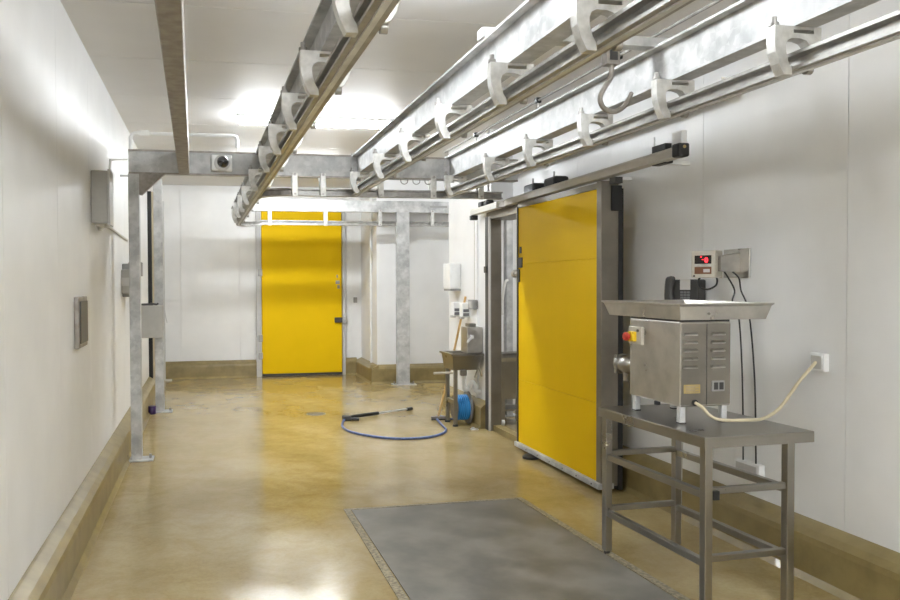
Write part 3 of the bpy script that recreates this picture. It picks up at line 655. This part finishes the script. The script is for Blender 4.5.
for x, y in ((2.405, 3.645), (2.645, 3.645), (2.405, 4.075), (2.645, 4.075)):
    MB().box(x-.016, x+.016, y-.016, y+.016, .866, Z1+.002, bev=.003).build('foot', 'bright', mx)
    MB().box(x-.018, x+.018, y-.018, y+.018, .862, .868).build('foot_pad', 'black', mx)
MB().lathe([(0, 0), (.016, 0), (.016, -.02), (0, -.02)], (2.39, 3.84, .95), (0, 0, 1), 12).build('drain_plug', 'black', mx)
# feed tray: shallow sloping pan, overhanging at the far end
t = bmesh.new()
def rg2(x0, x1, y0, y1, z): return [t.verts.new(q) for q in ((x0, y0, z), (x1, y0, z), (x1, y1, z), (x0, y1, z))]
R = [rg2(X1-.006, 2.87, Y1-.012, 4.33, Z2+.010), rg2(X1-.014, 2.90, Y1-.018, 4.385, Z2+.080), rg2(X1-.022, 2.91, Y1-.026, 4.40, Z2+.088), rg2(X1-.022, 2.91, Y1-.026, 4.40, Z2+.095), rg2(X1+.0, 2.89, Y1-.004, 4.36, Z2+.095), rg2(X1+.010, 2.855, Y1+.006, 4.315, Z2+.022)]
for A, B in zip(R, R[1:]):
    for i in range(4): t.faces.new((A[i], A[(i+1) % 4], B[(i+1) % 4], B[i]))
t.faces.new(R[0]); t.faces.new(R[-1]); bmesh.ops.recalc_face_normals(t, faces=t.faces)
m = MB(); m._merge(t); m.build('feed_tray', 'steelh', mx)
# outlet head on the left face near the far end
OX, OZ = 2.432, 1.108
MB().lathe([(0, 0), (.042, 0), (.044, .05), (.052, .075), (.054, .11), (.048, .13), (.046, .145), (.058, .147), (.060, .168), (.044, .170), (.040, .13), (0, .13)], (OX, Y2, OZ), (0, 1, 0), 28).build('outlet_head', 'steel', mx, smooth=True)
for a in (.6, 2.3, 3.9, 5.3): MB().box(OX+math.cos(a)*.062-.011, OX+math.cos(a)*.062+.011, Y2+.148, Y2+.168, OZ+math.sin(a)*.062-.011, OZ+math.sin(a)*.062+.011, bev=.003).build('ring_lug', 'steel', mx)
MB().cyl((OX-.02, Y2+.10, OZ-.04), (OX-.02, Y2+.10, OZ-.095), .013, 12).build('drip_spout', 'steel', mx)
# stop switch
sw = MB().box(X1-.022, X1, 3.955, 4.085, 1.245, 1.345, bev=.004).build('switch_box', 'beige', mx)
ym = MB().cyl((X1-.05, 4.03, 1.29), (X1-.02, 4.03, 1.29), .029, 20).box(X1-.045, X1-.02, 4.0, 4.06, 1.262, 1.318, bev=.006).build('switch_collar', 'yplastic', sw, label='yellow collar of the stop switch')
MB().lathe([(0, 0), (.014, 0), (.014, .012), (.024, .014), (.025, .026), (.018, .034), (0, .036)], (X1-.048, 4.03, 1.29), (-1, 0, 0), 20).build('stop_button', 'red', sw, smooth=True, label='red mushroom stop button')
MB().cyl((X1-.028, 3.985, 1.325), (X1-.02, 3.985, 1.325), .008, 12).build('start_button', 'dark', sw)

# ------------------------------------------------------------------ phone + weighing indicator on the right wall
ph = thing('wall_phone', 'dark grey wall phone with keypad behind the mincer tray', 'phone', (3.142, 4.69, 1.455), local=True)
ph.rotation_euler = (0, 0, -1.08); ph.scale = (.75, .75, .76)      # local +x to the right seen from the room, local -y faces the room
def L(mb, *a, **k): return mb
MB().box(-.125, .115, -.045, 0.10, .0, .205, bev=.015).build('body', 'dark', ph)
hs = MB().prism([(-.17, -.01), (-.175, .06), (-.17, .17), (-.16, .225), (-.10, .24), (-.085, .20), (-.105, .14), (-.105, .06), (-.085, .02), (-.10, -.015)], 'y', -.105, -.045, bev=.012).build('handset', 'dark', ph)
MB().box(-.05, .045, -.051, -.043, .115, .205, bev=.003).build('card_window', 'paper', ph, label='pale directory card')
kp = MB()
for i in range(3):
    for j in range(4): kp.box(-.045+i*.031, -.021+i*.031, -.053, -.043, .012+j*.024, .030+j*.024, bev=.002, seg=1)
kp.build('keypad', 'key', ph)

ind = thing('weighing_indicator', 'beige weighing display with red digits on a wall bracket', 'weighing display', (3.03, 4.37, 1.62), local=True)
ind.rotation_euler = (0, 0, -1.02)
MB().box(-.075, .075, 0, .11, 0, .17, bev=.006).build('housing', 'beige', ind)
MB().box(-.052, .052, -.004, .003, .088, .140, bev=.001, seg=1).build('display_window', 'screen', ind)
MB().box(-.052, .052, -.004, .003, .024, .068, bev=.001, seg=1).build('name_label', 'brownlabel', ind, label='brown label strip')
MB().box(.004, .044, -.006, .002, .034, .055, bev=.001, seg=1).build('paper_label', 'paper', ind, label='white paper label')
kb = MB()
for i in range(5): kb.box(-.050+i*.0205, -.033+i*.0205, -.007, .002, .071, .085, bev=.001, seg=1)
kb.build('button_row', 'paper', ind)
MB().cyl((-.055, -.004, .012), (-.055, .004, .012), .006, 10).build('status_light', 'dark', ind)
def text_mesh(txt, size, name, mat, parent, loc):
    cu = bpy.data.curves.new(name, 'FONT'); cu.body = txt; cu.size = size; cu.align_x = 'CENTER'; cu.extrude = .0012; cu.offset = .0012
    o = bpy.data.objects.new('t', cu); COL.objects.link(o)
    dg = bpy.context.evaluated_depsgraph_get(); me = bpy.data.meshes.new_from_object(o.evaluated_get(dg)); bpy.data.objects.remove(o)
    p = bpy.data.objects.new(name, me); COL.objects.link(p); p.parent = parent; p.location = loc; p.rotation_euler = (math.pi/2, 0, 0)
    me.materials.clear(); me.materials.append(M[mat]); ORG[p.name] = Vector(loc); return p
text_mesh('0', .042, 'red_digit', 'ledred', ind, (.022, -.0055, .096))
MB().cyl((-.010, -.0065, .131), (-.010, -.003, .131), .004, 10).box(-.005, .004, -.0065, -.003, .112, .115).build('red_lamp', 'ledred', ind)
MB().cyl((.079, .055, .115), (.094, .055, .115), .017, 14).build('side_knob', 'black', ind)
ib = thing('wall_bracket', 'grey steel arm holding the weighing display off the wall', 'bracket', (RW, 4.35, 1.66))
MB().prism([(3.105, 1.66), (3.105, 1.755), (RW-.01, 1.775), (RW-.01, 1.65)], 'y', 4.30, 4.36, bev=.003).build('arm', 'steelh', ib)
MB().box(RW-.012, RW, 4.22, 4.46, 1.62, 1.80, bev=.003).build('wall_plate', 'steelh', ib)
tag(MB().tube([(3.060, 4.44, 1.626), (3.05, 4.45, 1.595), (3.06, 4.44, 1.56), (3.085, 4.40, 1.548), (3.11, 4.36, 1.57), (3.115, 4.35, 1.60), (3.110, 4.352, 1.626)], .006, 8, smooth=5).build('loop_cable', 'black', smooth=True), 'black looped cable under the weighing display', 'cable')
tag(MB().tube([(3.14, 4.33, 1.668), (3.17, 4.32, 1.62), (3.20, 4.30, 1.54), (3.17, 4.28, 1.47), (3.20, 4.26, 1.38), (3.22, 4.25, 1.0), (3.222, 4.24, .50)], .005, 8, smooth=5).build('display_cable', 'black', smooth=True), 'black cable hanging from the bracket arm close beside the display', 'cable')
tag(MB().tube([(3.18, 4.32, 1.668), (3.205, 4.27, 1.62), (3.215, 4.26, 1.54), (3.225, 4.20, 1.40), (3.228, 4.15, 1.0), (3.225, 4.13, .50)], .005, 8, smooth=5).build('power_lead', 'black', smooth=True), 'black cable hanging by the bracket wall plate', 'cable')

ws = thing('wall_socket', 'low twin socket on the wall where two black cables end', 'socket', (RW, 4.19, .40))
MB().box(3.205, RW, 4.08, 4.30, .40, .50, bev=.006).build('body', 'white', ws); MB().box(3.200, 3.207, 4.10, 4.28, .415, .485).build('cover', 'lgrey', ws)
ws = thing('wall_socket', 'socket on the wall where the cream mincer cable ends', 'socket', (RW, 3.65, 1.11))
MB().box(3.215, RW, 3.60, 3.70, 1.11, 1.21, bev=.006).build('body', 'white', ws); MB().box(3.210, 3.217, 3.615, 3.685, 1.125, 1.195).build('cover', 'lgrey', ws)
# ------------------------------------------------------------------ world, camera, view
wd = bpy.data.worlds.new('world'); SC.world = wd; wd.use_nodes = True
wd.node_tree.nodes['Background'].inputs[0].default_value = (.9, .93, 1, 1); wd.node_tree.nodes['Background'].inputs[1].default_value = .3

yaw, pit, rol = .19096, -.022799, .0047917
fwd = Vector((math.sin(yaw)*math.cos(pit), math.cos(yaw)*math.cos(pit), math.sin(pit)))
right = Vector((math.cos(yaw), -math.sin(yaw), 0)); down = fwd.cross(right)
r2 = right*math.cos(rol) + down*math.sin(rol); d2 = -right*math.sin(rol) + down*math.cos(rol)
cam = bpy.data.cameras.new('camera'); co = bpy.data.objects.new('camera', cam); COL.objects.link(co)
co.matrix_world = Matrix(((r2.x, -d2.x, -fwd.x, 0), (r2.y, -d2.y, -fwd.y, 0), (r2.z, -d2.z, -fwd.z, 1.6), (0, 0, 0, 1)))
cam.sensor_width = 36; cam.lens = 780/900*36; cam.shift_x = (450-359)/900; cam.shift_y = .5/900; cam.clip_start = .05
SC.camera = co
SC.view_settings.view_transform = 'Standard'; SC.view_settings.look = 'None'; SC.view_settings.gamma = 1; SC.view_settings.use_curve_mapping = False
SC.view_settings.exposure = 1.36
